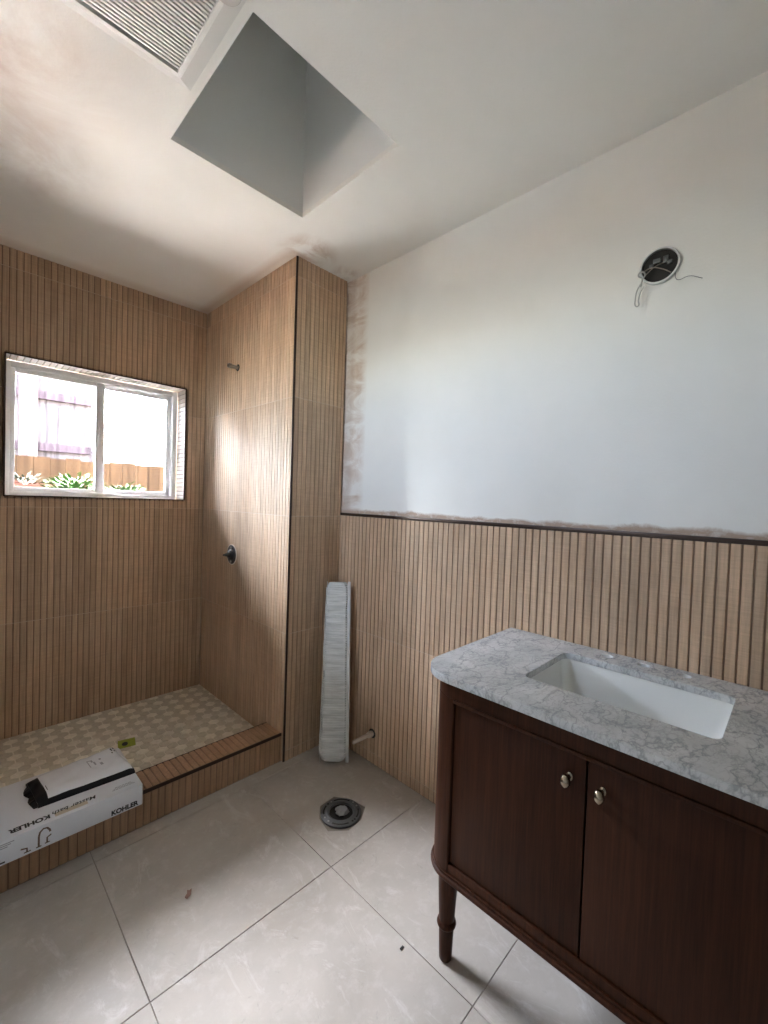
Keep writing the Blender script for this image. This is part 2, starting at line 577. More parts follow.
def rect_minus(r, h):
    u0, u1, v0, v1 = r
    if h is None or h[0] >= u1 or h[1] <= u0 or h[2] >= v1 or h[3] <= v0: return [r]
    out = []
    a, b = max(u0, h[0]), min(u1, h[1])
    if h[0] > u0: out.append((u0, h[0], v0, v1))
    if h[1] < u1: out.append((h[1], u1, v0, v1))
    if h[2] > v0: out.append((a, b, v0, h[2]))
    if h[3] < v1: out.append((a, b, h[3], v1))
    return out
def slat_wall(parent, O, U, L, u0, u1, courses, hole=None, start=None, tile_name='wall_tile', joint=0.0022, per=11, tone=(1, 1, 1), holes2=()):
    """tiles of 11 proud slats; O is a point of the slat face plane, U across, L along the slats, face normal = U x L ... = -(L x U)"""
    U, L, O = Vector(U), Vector(L), Vector(O)
    Y = L.cross(U)                     # into the wall
    R = Matrix(((U.x, Y.x, L.x), (U.y, Y.y, L.y), (U.z, Y.z, L.z)))
    start = u0 if start is None else start
    if len(courses) > 2:
        gb = bmesh.new()
        for z in courses[1:-1]:
            for r in rect_minus((u0, u1, z - joint / 2, z + joint / 2), hole):
                add_box(gb, (r[0], 0.0006, r[2]), (r[1], TH, r[3]))
        gb.transform(Matrix.Translation(O) @ R.to_4x4())
        from_bm('grout_joint', gb, M['grout'], parent)
    tw = PITCH_S * per
    gap = 0.0042
    k0 = math.floor((u0 - start) / tw + 1e-6)
    for ci in range(len(courses) - 1):
        za, zb = courses[ci] + (joint / 2 if ci else 0), courses[ci + 1] - (joint / 2 if ci < len(courses) - 2 else 0)
        k = k0
        while start + k * tw < u1 - 1e-4:
            ta, tb = max(u0, start + k * tw), min(u1, start + (k + 1) * tw)
            k += 1
            if tb - ta < 0.004: continue
            rects = rect_minus((ta, tb, za, zb), hole)
            rects = [r for r in rects if r[1] - r[0] > 0.002 and r[3] - r[2] > 0.002]
            if not rects: continue
            tt = random.uniform(0.90, 1.08)
            bm = bmesh.new()
            for r in rects:
                add_box(bm, (r[0], 0.004, r[2]), (r[1], TH, r[3]))
            bm.transform(Matrix.Translation(O) @ R.to_4x4())
            plate = from_bm(tile_name, bm, M['plate'], parent)
            plate.color = (tt, tt, tt, 1)
            for i in range(-1, per + 1):
                sa = start + (k - 1) * tw + i * PITCH_S + gap / 2
                sb = sa + PITCH_S - gap
                sa, sb = max(sa, ta), min(sb, tb)
                if sb - sa < 0.003: continue
                v = tt * random.gauss(1.0, 0.06)
                wm = random.uniform(-0.015, 0.015)
                for r in rect_minus((sa, sb, za, zb), hole):
                    if r[1] - r[0] < 0.003 or r[3] - r[2] < 0.004: continue
                    o = bpy.data.objects.new('slat', slat_mesh(r[1] - r[0], r[3] - r[2]))
                    col.objects.link(o)
                    p = O + U * ((r[0] + r[1]) / 2) + L * ((r[2] + r[3]) / 2) + Y * 0.004
                    o.matrix_basis = Matrix.Translation(p) @ R.to_4x4()
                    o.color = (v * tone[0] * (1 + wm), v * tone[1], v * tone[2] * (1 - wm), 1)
                    attach(o, plate)

# ------------------------------------------------------------------ the room shell
def strs(name, lst, m):
    return structure(boxes(name, lst, m))
WT = 0.14
# back wall (window wall): solid behind the tiles with the window opening
yb = YB + TH
wall_back = strs('wall_back', [((XL - WT, yb, -0.1), (WX0 - TH, yb + 0.19, 2.95)), ((WX1 + TH, yb, -0.1), (XR + 0.4, yb + 0.19, 2.95)),
                               ((WX0 - TH, yb, -0.1), (WX1 + TH, yb + 0.19, WZ0 - TH)), ((WX0 - TH, yb, WZ1 + TH), (WX1 + TH, yb + 0.19, 2.95))], M['grout'])
slat_wall(wall_back, (0, YB, 0), (1, 0, 0), (0, 0, 1), XL + TH, XS, [HS - 0.012] + COURSES[2:], hole=(WX0, WX1, WZ0, WZ1), start=XS - 6 * 0.3)
# window reveal, slats across the depth, paled to paint in window glare and bounce
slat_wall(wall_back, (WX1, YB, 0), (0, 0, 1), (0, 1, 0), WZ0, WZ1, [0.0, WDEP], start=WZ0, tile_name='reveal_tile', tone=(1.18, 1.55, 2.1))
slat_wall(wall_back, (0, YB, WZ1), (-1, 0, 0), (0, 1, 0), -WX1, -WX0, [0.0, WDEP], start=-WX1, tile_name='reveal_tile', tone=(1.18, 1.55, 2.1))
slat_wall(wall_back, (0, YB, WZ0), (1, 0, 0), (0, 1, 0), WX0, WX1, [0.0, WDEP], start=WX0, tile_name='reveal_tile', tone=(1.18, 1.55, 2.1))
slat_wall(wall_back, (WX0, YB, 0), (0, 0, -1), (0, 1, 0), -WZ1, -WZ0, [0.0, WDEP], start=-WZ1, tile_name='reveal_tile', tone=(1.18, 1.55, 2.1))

# shower plumbing wall with the pillar end: one block standing against the vanity wall
wall_shower = strs('wall_shower', [((XS + TH, YP + TH, 0.0), (XR - 0.001, YB + TH - 0.001, ZC - 0.001))], M['grout'])
slat_wall(wall_shower, (XS, 0, 0), (0, -1, 0), (0, 0, 1), -YB + 0.0, -YP - 0.004, COURSES[0:], start=-YB)
wall_pillar = strs('wall_pillar', [((XS + TH, YP + TH - 0.0008, 0.0), (XR - 0.001, YP + TH, ZC - 0.001))], M['grout'])
slat_wall(wall_pillar, (0, YP, 0), (1, 0, 0), (0, 0, 1), XS + 0.0085, XR - TH, COURSES, start=XS + 0.0085)

# vanity wall: plaster above, tiled wainscot below
wall_right = strs('wall_right', [((XR, YREAR - WT, -0.1), (XR + WT, YB + 0.27, 2.95))], M['wall'])
wains = boxes('wainscot_backing', [((XR - 0.0005, YREAR, 0.0), (XR, YP + TH, W_TOP))], M['grout'], wall_right)
slat_wall(wall_right, (XR - TH, 0, 0), (0, -1, 0), (0, 0, 1), -YP, 0.36, [0.0, 0.053, 0.652, W_TOP - 0.012], start=-YP + 0.02)
rest = bmesh.new()
u = -0.36 - 0.0023
while u > YREAR + 0.03:
    add_box(rest, (XR - TH, u - PITCH_S + 0.0046, 0.0), (XR - 0.001, u, W_TOP - 0.012))
    u -= PITCH_S
tag(from_bm('slat', rest, M['slat'], wall_right), kind='stuff')

# unseen sides of the room
LY0, LY1, LZ0, LZ1 = 1.10, 1.75, 2.08, 2.31            # guessed side window, added unseen beyond the left edge as fill light
wall_left = strs('wall_left', [((XL - WT, YREAR - WT, -0.1), (XL, LY0, 2.95)), ((XL - WT, LY1, -0.1), (XL, YB + 0.20, 2.95)),
                               ((XL - WT, LY0, -0.1), (XL, LY1, LZ0)), ((XL - WT, LY0, LZ1), (XL, LY1, 2.95))], M['white_paint'])
fill_win = structure(boxes('fill_window', [((XL - 0.10, LY0, LZ0), (XL - 0.05, LY0 + 0.035, LZ1)), ((XL - 0.10, LY1 - 0.035, LZ0), (XL - 0.05, LY1, LZ1)),
                                    ((XL - 0.10, LY0 + 0.035, LZ0), (XL - 0.05, LY1 - 0.035, LZ0 + 0.035)), ((XL - 0.10, LY0 + 0.035, LZ1 - 0.035), (XL - 0.05, LY1 - 0.035, LZ1))], M['vinyl']))
box('pane', (XL - 0.078, LY0 + 0.03, LZ0 + 0.03), (XL - 0.073, LY1 - 0.03, LZ1 - 0.03), M['glass'], fill_win)
lt = bmesh.new()
u = YB - 0.004
while u > YC0:
    add_box(lt, (XL, u - PITCH_S + 0.0046, HS), (XL + TH - 0.001, u, ZC))
    u -= PITCH_S
tag(from_bm('slat', lt, M['slat'], wall_left), kind='stuff')
DX0, DX1, DZ = -0.30, 0.50, 2.05
wall_rear = strs('wall_rear', [((XL - WT, YREAR - WT, -0.1), (DX0, YREAR, 2.95)), ((DX1, YREAR - WT, -0.1), (XR + WT, YREAR, 2.95)), ((DX0, YREAR - WT, DZ), (DX1, YREAR, 2.95))], M['rear_paint'])
door = structure(box('door_1', (DX0 + 0.005, YREAR - 0.09, 0.012), (DX1 - 0.005, YREAR - 0.05, DZ - 0.005), M['white_paint'], bevel=0.002))
lathe('door_knob', [(0.012, 0), (0.012, 0.03), (0.026, 0.035), (0.028, 0.05), (0.02, 0.062), (0.004, 0.066)], M['brass'], door, axis_mtx((DX1 - 0.07, YREAR - 0.05, 1.0), (0, 1, 0)), n=20)

# ceiling with the blind skylight shaft
SX0, SX1, SY0, SY1 = 0.522, 1.052, 1.013, 1.565
CT = 0.02
ceiling = strs('ceiling', [((XL - WT, YREAR - WT, ZC), (SX0, YB + 0.27, ZC + CT)), ((SX1, YREAR - WT, ZC), (XR + WT, YB + 0.27, ZC + CT)),
                           ((SX0, YREAR - WT, ZC), (SX1, SY0, ZC + CT)), ((SX0, SY1, ZC), (SX1, YB + 0.27, ZC + CT))], M['ceil'])
SH = ZC + 0.95
shaft = strs('ceiling_shaft', [((SX0 - 0.02, SY0 - 0.02, ZC + CT), (SX0, SY1 + 0.02, SH)), ((SX1, SY0 - 0.02, ZC + CT), (SX1 + 0.02, SY1 + 0.02, SH)),
                               ((SX0, SY0 - 0.02, ZC + CT), (SX1, SY0, SH)), ((SX0, SY1, ZC + CT), (SX1, SY1 + 0.02, SH)),
                               ((SX0 - 0.02, SY0 - 0.02, SH), (SX1 + 0.02, SY1 + 0.02, SH + 0.02))], M['white_paint'])
# roof over the room with an eave on the garden side
rbm = bmesh.new()
for (y0, z0), (y1, z1) in (((-2.0, 3.9), (0.95, 4.6)), ((0.95, 4.6), (3.09, 3.06))):
    vs = [rbm.verts.new((x, y, z)) for x in (-0.60, 6.0) for y, z in ((y0, z0), (y1, z1), (y1, z1 + 0.1), (y0, z0 + 0.1))]
    for f in ((0, 1, 2, 3), (7, 6, 5, 4), (0, 4, 5, 1), (1, 5, 6, 2), (2, 6, 7, 3), (3, 7, 4, 0)): rbm.faces.new([vs[i] for i in f])
structure(from_bm('roof', rbm, M['shingle']))
strs('wall_outer', [((XL - WT, YB + 0.204, -0.1), (WX0 - 0.03, YB + 0.225, 3.06)), ((WX1 + 0.03, YB + 0.204, -0.1), (6.0, YB + 0.225, 3.06)),
                    ((WX0 - 0.03, YB + 0.204, -0.1), (WX1 + 0.03, YB + 0.225, WZ0 - 0.03)), ((WX0 - 0.03, YB + 0.204, WZ1 + 0.03), (WX1 + 0.03, YB + 0.225, 3.06))], M['stucco'])

# floor: slab with 0.6 m tiles
FX = [XL, 0.382, 0.987, XR]
GX = [0.382 + 0.605 * k for k in range(-2, 3)]
GY = [1.77 - 0.6 * k for k in range(0, 6)]
floor = strs('floor', [((XL - WT, YREAR - WT, -0.12), (XR + WT, YB + 0.27, -0.003))], M['floor_grout'])
FLX, FLY = 1.186, 1.351          # toilet flange centre
ys = [YC0 + 0.0] + GY
g = 0.0011
def add_floor_tile(x0, x1, y0, y1):
    x0, x1, y0, y1 = max(x0, XL), min(x1, XR - TH), max(y0, YREAR), y1
    if x1 - x0 < 0.02 or y1 - y0 < 0.02: return
    v = random.uniform(0.97, 1.03)
    if x0 < FLX < x1 and y0 < FLY < y1:
        hole = [(FLX + 0.103 * (1 + 0.08 * ((i * 5) % 3 - 1)) * math.cos(math.radians(22 + 45 * i)), FLY + 0.103 * (1 + 0.08 * ((i * 5) % 3 - 1)) * math.sin(math.radians(22 + 45 * i))) for i in range(8)]
        o = flat_shape('floor_tile', [[(x0 + g, y0 + g), (x1 - g, y0 + g), (x1 - g, y1 - g), (x0 + g, y1 - g)], hole], 0.01, M['floor'], floor, Matrix.Translation((0, 0, -0.005)))
    else:
        o = box('floor_tile', (x0 + g, y0 + g, -0.010), (x1 - g, y1 - g, 0.0), M['floor'], floor, bevel=0.0008, seg=1)
    o.color = (v, v, v, 1)
for j in range(len(ys) - 1):
    for i in range(len(GX) - 1):
        y1 = ys[j]
        if j == 0: y1 = YC0 + 0.0
        add_floor_tile(GX[i], GX[i + 1], ys[j + 1], y1)
# strip of floor in front of the pillar, right of the curb
# (the tiles above already reach it)

# shower pan
pan = strs('floor_shower', [((XL, YC1 - 0.02, -0.002), (XS + TH - 0.001, YB + TH - 0.001, HS - 0.0025))], M['hex_grout'])
HXP = 0.050
hexme = {}
def hex_mesh(poly):
    pass
def clip(poly, axis, val, keep_less):
    out = []
    for i in range(len(poly)):
        a, b = poly[i], poly[(i + 1) % len(poly)]
        ia = (a[axis] <= val) if keep_less else (a[axis] >= val)
        ib = (b[axis] <= val) if keep_less else (b[axis] >= val)
        if ia: out.append(a)
        if ia != ib:
            t = (val - a[axis]) / (b[axis] - a[axis])
            out.append((a[0] + t * (b[0] - a[0]), a[1] + t * (b[1] - a[1])))
    return out
hexes = []
R6 = (HXP - 0.0052) / math.sqrt(3)
row = 0
y = YC1 - 0.02
while y < YB + 0.03:
    x = XS + 0.01 + (HXP / 2 if row % 2 else 0)
    while x > XL - 0.03:
        poly = [(x + R6 * math.cos(math.radians(30 + 60 * i)), y + R6 * math.sin(math.radians(30 + 60 * i))) for i in range(6)]
        full = True
        for ax, val, less in ((0, XS - 0.004, True), (0, XL + 0.004, False), (1, YB - 0.004, True), (1, YC1 + 0.003, False)):
            q = clip(poly, ax, val, less)
            if len(q) != len(poly) or any(abs(a[0] - b[0]) + abs(a[1] - b[1]) > 1e-6 for a, b in zip(q, poly)): full = False
            poly = q
            if len(poly) < 3: break
        if len(poly) >= 3:
            # rosettes: one light hexagon in three, the rest grey-beige
            dark = ((int(round((x - XS - 0.01) / HXP * 2)) - 3 * row) // 2) % 3 != 0
            hexes.append((math.hypot(x - 0.65, y - 2.0), x, y, poly, full, dark))
        x -= HXP
    y += HXP * math.sqrt(3) / 2
    row += 1
def hex_visible(x, y):
    return x > 0.12 + 0.035 * (y - 2.0)
vis = sorted([h for h in hexes if hex_visible(h[1], h[2])], key=lambda h: math.hypot(h[1], h[2]))
hid = [h for h in hexes if not hex_visible(h[1], h[2])]
hm = None
def poly_prism(bm, poly, z0, z1):
    n = len(poly)
    a = [bm.verts.new((p[0], p[1], z0)) for p in poly]
    b = [bm.verts.new((p[0], p[1], z1)) for p in poly]
    bm.faces.new(b)
    for i in range(n): bm.faces.new((a[i], a[(i + 1) % n], b[(i + 1) % n], b[i]))
def hex_col(dark):
    v = random.uniform(0.92, 1.08)
    return (0.60 * v, 0.555 * v, 0.455 * v, 1) if dark else (0.78 * v, 0.735 * v, 0.635 * v, 1)
for k, h in enumerate(vis[:300]):
    _, x, y, poly, full, dark = h
    if full and hm is not None:
        o = bpy.data.objects.new('mosaic_tile', hm); col.objects.link(o)
        o.location = (x, y, HS); attach(o, pan)
    else:
        bm = bmesh.new()
        poly_prism(bm, [(p[0] - x, p[1] - y) for p in poly], -0.004, 0.0)
        o = from_bm('mosaic_tile', bm, M['hex'])
        o.location = (x, y, HS); attach(o, pan)
        if full: hm = o.data
    o.color = hex_col(dark)
for shade in (True, False):
    bm = bmesh.new()
    for h in vis[300:] + hid:
        if h[5] == shade: poly_prism(bm, h[3], HS - 0.004, HS)
    o = from_bm('mosaic_tile', bm, M['hex'], pan)
    o.color = hex_col(shade)
    tag(o, kind='stuff')

# curb
CT0 = YC0
curb = strs('curb', [((XL, YC0 + TH, 0.0), (XS + TH - 0.001, YC1 - 0.008, HC - TH))], M['grout'])
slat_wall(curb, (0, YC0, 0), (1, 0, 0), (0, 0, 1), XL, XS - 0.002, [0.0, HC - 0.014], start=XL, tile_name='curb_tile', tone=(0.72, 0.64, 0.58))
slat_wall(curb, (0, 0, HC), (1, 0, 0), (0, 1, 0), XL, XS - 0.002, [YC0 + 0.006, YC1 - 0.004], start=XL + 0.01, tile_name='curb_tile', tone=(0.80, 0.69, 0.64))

# metal edge trims
structure(box('trim_1', (XS - 0.0015, YP - 0.0015, 0.0), (XS + 0.0090, YP + 0.0055, ZC), M['trim'], bevel=0.0015))          # pillar corner
structure(box('trim_2', (XR - TH - 0.0015, YREAR, W_TOP - 0.012), (XR, YP, W_TOP + 0.003), M['trim'], bevel=0.002))                  # wainscot top
e = 0.0045
structure(boxes('trim_3', [((WX0 - e, YB - 0.002, WZ0 - e), (WX0 + 0.002, YB + 0.006, WZ1 + e)), ((WX1 - 0.002, YB - 0.002, WZ0 - e), (WX1 + e, YB + 0.006, WZ1 + e)),
                           ((WX0, YB - 0.002, WZ0 - e), (WX1, YB + 0.006, WZ0 + 0.002)), ((WX0, YB - 0.002, WZ1 - 0.002), (WX1, YB + 0.006, WZ1 + e))], M['trim']))
structure(box('trim_4', (XL, YC0 - 0.0015, HC - 0.014), (XS - 0.002, YC0 + 0.006, HC + 0.001), M['trim'], bevel=0.002))       # curb front edge
structure(box('trim_5', (XL, YC1 - 0.004, HC - 0.05), (XS - 0.002, YC1, HC + 0.001), M['trim'], bevel=0.001))                 # curb back edge

# ------------------------------------------------------------------ window
FY = YB + WDEP                 # front of the vinyl frame
window = structure(boxes('window_1', [((WX0, FY, WZ0), (WX0 + 0.030, FY + 0.07, WZ1)), ((WX1 - 0.030, FY, WZ0), (WX1, FY + 0.07, WZ1)),
                                      ((WX0 + 0.03, FY, WZ0), (WX1 - 0.03, FY + 0.07, WZ0 + 0.024)), ((WX0 + 0.03, FY, WZ1 - 0.030), (WX1 - 0.03, FY + 0.07, WZ1))], M['vinyl'], bevel=0.002))
def sash(x0, x1, z0, z1, w0, w1, y0):
    s = boxes('sash', [((x0, y0, z0), (x0 + w0, y0 + 0.025, z1)), ((x1 - w1, y0, z0), (x1, y0 + 0.025, z1)),
                       ((x0 + w0, y0, z0), (x1 - w1, y0 + 0.025, z0 + 0.022)), ((x0 + w0, y0, z1 - 0.026), (x1 - w1, y0 + 0.025, z1))], M['vinyl'], window, bevel=0.002)
    box('pane', (x0 + w0 - 0.004, y0 + 0.010, z0 + 0.018), (x1 - w1 + 0.004, y0 + 0.014, z1 - 0.022), M['glass'], s)
    return s
xm = 0.640
sash(WX0 + 0.030, xm + 0.018, WZ0 + 0.024, WZ1 - 0.030, 0.020, 0.040, FY + 0.008)
sash(xm - 0.010, WX1 - 0.030, WZ0 + 0.024, WZ1 - 0.030, 0.040, 0.024, FY + 0.038)
box('sash_latch', (xm - 0.012, FY - 0.004, 1.66), (xm + 0.004, FY + 0.008, 1.72), M['vinyl'], window, bevel=0.003)

# ------------------------------------------------------------------ ceiling extractor fan
fan = thing('ceiling_fan_grille', (0.30, 1.14, ZC), 'white square louvred ventilation fan cover on the ceiling beside the skylight shaft', 'ventilation fan')
fx0, fx1, fy0, fy1 = 0.095, 0.497, 0.935, 1.335
ix0, ix1, iy0, iy1 = 0.145, 0.447, 0.985, 1.294
bm = bmesh.new()
zo, zi, zt = ZC - 0.0005, ZC - 0.016, ZC - 0.012
outer = [(fx0, fy0), (fx1, fy0), (fx1, fy1), (fx0, fy1)]
mid = [(ix0 - 0.012, iy0 - 0.012), (ix1 + 0.012, iy0 - 0.012), (ix1 + 0.012, iy1 + 0.012), (ix0 - 0.012, iy1 + 0.012)]
inner = [(ix0, iy0), (ix1, iy0), (ix1, iy1), (ix0, iy1)]
rings = [[bm.verts.new((p[0], p[1], z)) for p in lp] for lp, z in ((outer, zo), (outer, ZC - 0.005), (mid, zi), (inner, zi), (inner, zo))]
for a, b in zip(rings, rings[1:]):
    for i in range(4): bm.faces.new((a[i], a[(i + 1) % 4], b[(i + 1) % 4], b[i]))
from_bm('frame', bm, M['fan'], fan)
box('fan_opening', (ix0, iy0, ZC - 0.0035), (ix1, iy1, ZC - 0.0005), M['dark'], fan)
y = iy0 + 0.004
while y < iy1 - 0.006:
    box('louvre', (ix0, y, ZC - 0.012), (ix1, y + 0.0056, ZC - 0.005), M['fan'], fan)
    y += 0.0108
lathe('lens', [(0.031, 0.0), (0.031, 0.006), (0.026, 0.011), (0.012, 0.014)], M['lens'], fan, axis_mtx((0.453, 1.003, ZC - 0.012), (0, 0, -1)), n=36)

# ------------------------------------------------------------------ round junction box in the vanity wall
JY, JZ, JR = 0.343, 2.088, 0.054
jb = thing('junction_box', (XR, JY, JZ), 'open round metal electrical box with bare wires hanging out of the white wall', 'junction box')
jm = axis_mtx((XR, JY, JZ), (-1, 0, 0))
lathe('rim', [(JR - 0.004, 0.0), (JR, 0.0), (JR, 0.009), (JR - 0.001, 0.011), (JR - 0.005, 0.011), (JR - 0.006, 0.009), (JR - 0.006, 0.0)], M['galv'], jb, jm, n=48, cap=False)
lathe('back_plate', [(JR - 0.006, 0.0005), (JR - 0.006, 0.002), (0.001, 0.0025)], M['dark'], jb, jm, n=36)
for k, (dy, dz, w, h) in enumerate(((0.008, 0.018, 0.020, 0.013), (-0.016, 0.016, 0.014, 0.020), (-0.027, 0.004, 0.013, 0.011), (0.022, 0.006, 0.012, 0.010))):
    box('clamp', (XR - 0.008, JY + dy - w / 2, JZ + dz - h / 2), (XR - 0.002, JY + dy + w / 2, JZ + dz + h / 2), M['iron'], jb, bevel=0.001)
tube('wire', [(XR - 0.003, JY - 0.03, JZ - 0.028), (XR - 0.012, JY - 0.005, JZ - 0.012), (XR - 0.016, JY + 0.02, JZ - 0.004), (XR - 0.018, JY + 0.046, JZ - 0.012)], 0.0015, M['copper'], jb)
tube('wire', [(XR - 0.003, JY - 0.012, JZ + 0.008), (XR - 0.014, JY + 0.01, JZ - 0.002), (XR - 0.018, JY + 0.034, JZ - 0.022), (XR - 0.020, JY + 0.044, JZ - 0.034)], 0.0015, M['copper'], jb)
tube('wire', [(XR - 0.020, JY + 0.044, JZ - 0.028), (XR - 0.026, JY + 0.052, JZ - 0.020), (XR - 0.028, JY + 0.044, JZ - 0.012), (XR - 0.026, JY + 0.034, JZ - 0.022),
              (XR - 0.026, JY + 0.040, JZ - 0.036), (XR - 0.028, JY + 0.044, JZ - 0.058)], 0.0024, M['wire'], jb)
tube('wire', [(XR - 0.028, JY + 0.044, JZ - 0.050), (XR - 0.028, JY + 0.053, JZ - 0.066), (XR - 0.028, JY + 0.057, JZ - 0.094), (XR - 0.029, JY + 0.055, JZ - 0.114),
              (XR - 0.029, JY + 0.049, JZ - 0.117), (XR - 0.029, JY + 0.048, JZ - 0.098), (XR - 0.028, JY + 0.043, JZ - 0.076), (XR - 0.027, JY + 0.034, JZ - 0.060)], 0.0019, M['wire'], jb)
tube('ground_wire', [(XR - 0.008, JY - 0.042, JZ - 0.036), (XR - 0.013, JY - 0.047, JZ - 0.058), (XR - 0.016, JY - 0.055, JZ - 0.064), (XR - 0.018, JY - 0.078, JZ - 0.062), (XR - 0.020, JY - 0.112, JZ - 0.080)], 0.0010, M['thin_wire'], jb)

# ------------------------------------------------------------------ shower rough-in fittings
VY, VZ = 2.424, 0.987
vt = thing('shower_valve', (XS, VY, VZ), 'black round shower valve rough-in with a stem in the slatted shower wall', 'shower valve')
vm = axis_mtx((XS, VY, VZ), (-1, 0, 0))
lathe('guard_ring', [(0.056, 0.0), (0.061, 0.0), (0.061, 0.003), (0.056, 0.003), (0.056, 0.0)], M['pvc'], vt, vm, n=40, cap=False)
lathe('mounting_plate', [(0.056, 0.0005), (0.056, 0.004), (0.050, 0.006), (0.034, 0.006), (0.031, 0.012), (0.024, 0.016), (0.018, 0.016)], M['black'], vt, vm, n=40)
lathe('stem', [(0.018, 0.016), (0.017, 0.026), (0.010, 0.030), (0.009, 0.042), (0.006, 0.044), (0.006, 0.054), (0.003, 0.056)], M['black'], vt, vm, n=24)
for dz in (-0.041, 0.041):
    lathe('screw', [(0.007, 0.006), (0.007, 0.009), (0.004, 0.0105)], M['chrome'], vt, axis_mtx((XS, VY, VZ + dz), (-1, 0, 0)), n=16)
HY, HZ = 2.405, 2.091
ht = thing('shower_arm_stub', (XS, HY, HZ), 'short metal shower pipe stub high on the slatted shower wall', 'pipe stub')
hm_ = axis_mtx((XS, HY, HZ), (-1, 0, 0))
lathe('pipe_hole', [(0.020, 0.0004), (0.020, 0.0018), (0.001, 0.002)], M['dark'], ht, hm_, n=20)
lathe('pipe', [(0.010, 0.002), (0.010, 0.040), (0.0135, 0.041), (0.0135, 0.060), (0.009, 0.061), (0.009, 0.050)], M['chrome'], ht, hm_, n=24)

# supply stub low on the vanity wall
PY, PZ = 1.516, 0.152
pt = thing('water_supply_stub', (XR - TH, PY, PZ), 'cream capped water pipe stub sticking out low between package and vanity', 'pipe stub')
pm = axis_mtx((XR - TH, PY, PZ), (-1, 0.0, 0.02))
lathe('pipe_hole', [(0.024, 0.0004), (0.024, 0.0016), (0.001, 0.0018)], M['dark'], pt, axis_mtx((XR - TH, PY, PZ), (-1, 0, 0)), n=10)
lathe('collar', [(0.013, 0.002), (0.016, 0.012), (0.014, 0.030), (0.010, 0.032)], M['pvc'], pt, pm, n=20)
lathe('pipe', [(0.0095, 0.030), (0.0095, 0.125), (0.0085, 0.131), (0.004, 0.134)], M['pvc'], pt, pm, n=20)

# ------------------------------------------------------------------ toilet flange
fl = thing('toilet_flange', (FLX, FLY, -0.004), 'round grey toilet drain flange stuffed with a rag in the floor tile', 'toilet flange')
fm = Matrix.Translation((FLX, FLY, 0))
lathe('flange_ring', [(0.050, 0.001), (0.052, 0.009), (0.060, 0.010), (0.064, 0.007), (0.083, 0.007), (0.086, 0.005), (0.086, -0.0022)], M['iron'], fl, fm, n=48, cap=False)
lathe('drain_throat', [(0.052, 0.009), (0.050, -0.0015), (0.001, -0.0020)], M['dark'], fl, fm, n=40, cap=False)
for a0, a1 in ((20, 75), (200, 255), (110, 150), (290, 330)):
    bm = bmesh.new()
    k = 10
    for i in range(k):
        t0, t1 = [math.radians(a0 + (a1 - a0) * q / k) for q in (i, i + 1)]
        vs = [bm.verts.new((FLX + r * math.cos(t), FLY + r * math.sin(t), 0.0074)) for r, t in ((0.070, t0), (0.077, t0), (0.077, t1), (0.070, t1))]
        bm.faces.new(vs)
    bmesh.ops.remove_doubles(bm, verts=bm.verts, dist=1e-6)
    from_bm('bolt_slot', bm, M['dark'], fl)
for a in (5, 85, 100, 165, 185, 270, 280, 345):
    p = (FLX + 0.074 * math.cos(math.radians(a)), FLY + 0.074 * math.sin(math.radians(a)), 0.007)
    lathe('screw', [(0.0042, 0.0), (0.0042, 0.001), (0.001, 0.0013)], M['chrome'] if a % 2 else M['dark'], fl, Matrix.Translation(p), n=10)
bm = bmesh.new()
bmesh.ops.create_icosphere(bm, subdivisions=3, radius=0.028)
rr = random.Random(3)
from mathutils import noise as mnoise
for v in bm.verts:
    n_0 = mnoise.noise(v.co * 60) + 0.6 * mnoise.noise(v.co * 130)
    v.co += v.co.normalized() * 0.010 * n_0
    v.co.z *= 0.32
    v.co += Vector((FLX + 0.004, FLY - 0.003, 0.0102))
rag = from_bm('rag_plug', bm, M['rag'], None, smooth=False)
tag(rag, 'crumpled grey rag plug stuffed in the toilet flange', 'rag')

# wood chips on the floor
def chip(loc, rot, s, label):
    bm = bmesh.new()
    pts = [(-0.020, -0.007), (0.0, -0.012), (0.022, -0.004), (0.012, 0.001), (0.018, 0.014), (-0.002, 0.004), (-0.016, 0.006)]
    a = [bm.verts.new((p[0] * s, p[1] * s, 0.0)) for p in pts]
    b = [bm.verts.new((p[0] * s, p[1] * s, 0.003 + 0.006 * abs(math.sin(9 * p[0] * 40)) * s)) for p in pts]
    bm.faces.new(b)
    bm.faces.new(a[::-1])
    for i in range(len(pts)): bm.faces.new((a[i], a[(i + 1) % len(pts)], b[(i + 1) % len(pts)], b[i]))
    bm.transform(Matrix.Translation(loc) @ Matrix.Rotation(rot, 4, 'Z'))
    tag(from_bm('wood_chip', bm, M['scrap']), label, 'debris')
chip((0.573, 1.412, 0.0002), 0.7, 0.75, 'small brown wood chip lying on the floor tile before the curb')
bm = bmesh.new()
add_box(bm, (0.955, 0.797, 0.0002), (0.968, 0.804, 0.003), 0.001)
tag(from_bm('mortar_crumb', bm, M['dark'], None), 'tiny dark crumb on the floor tile beside the vanity foot', 'debris')

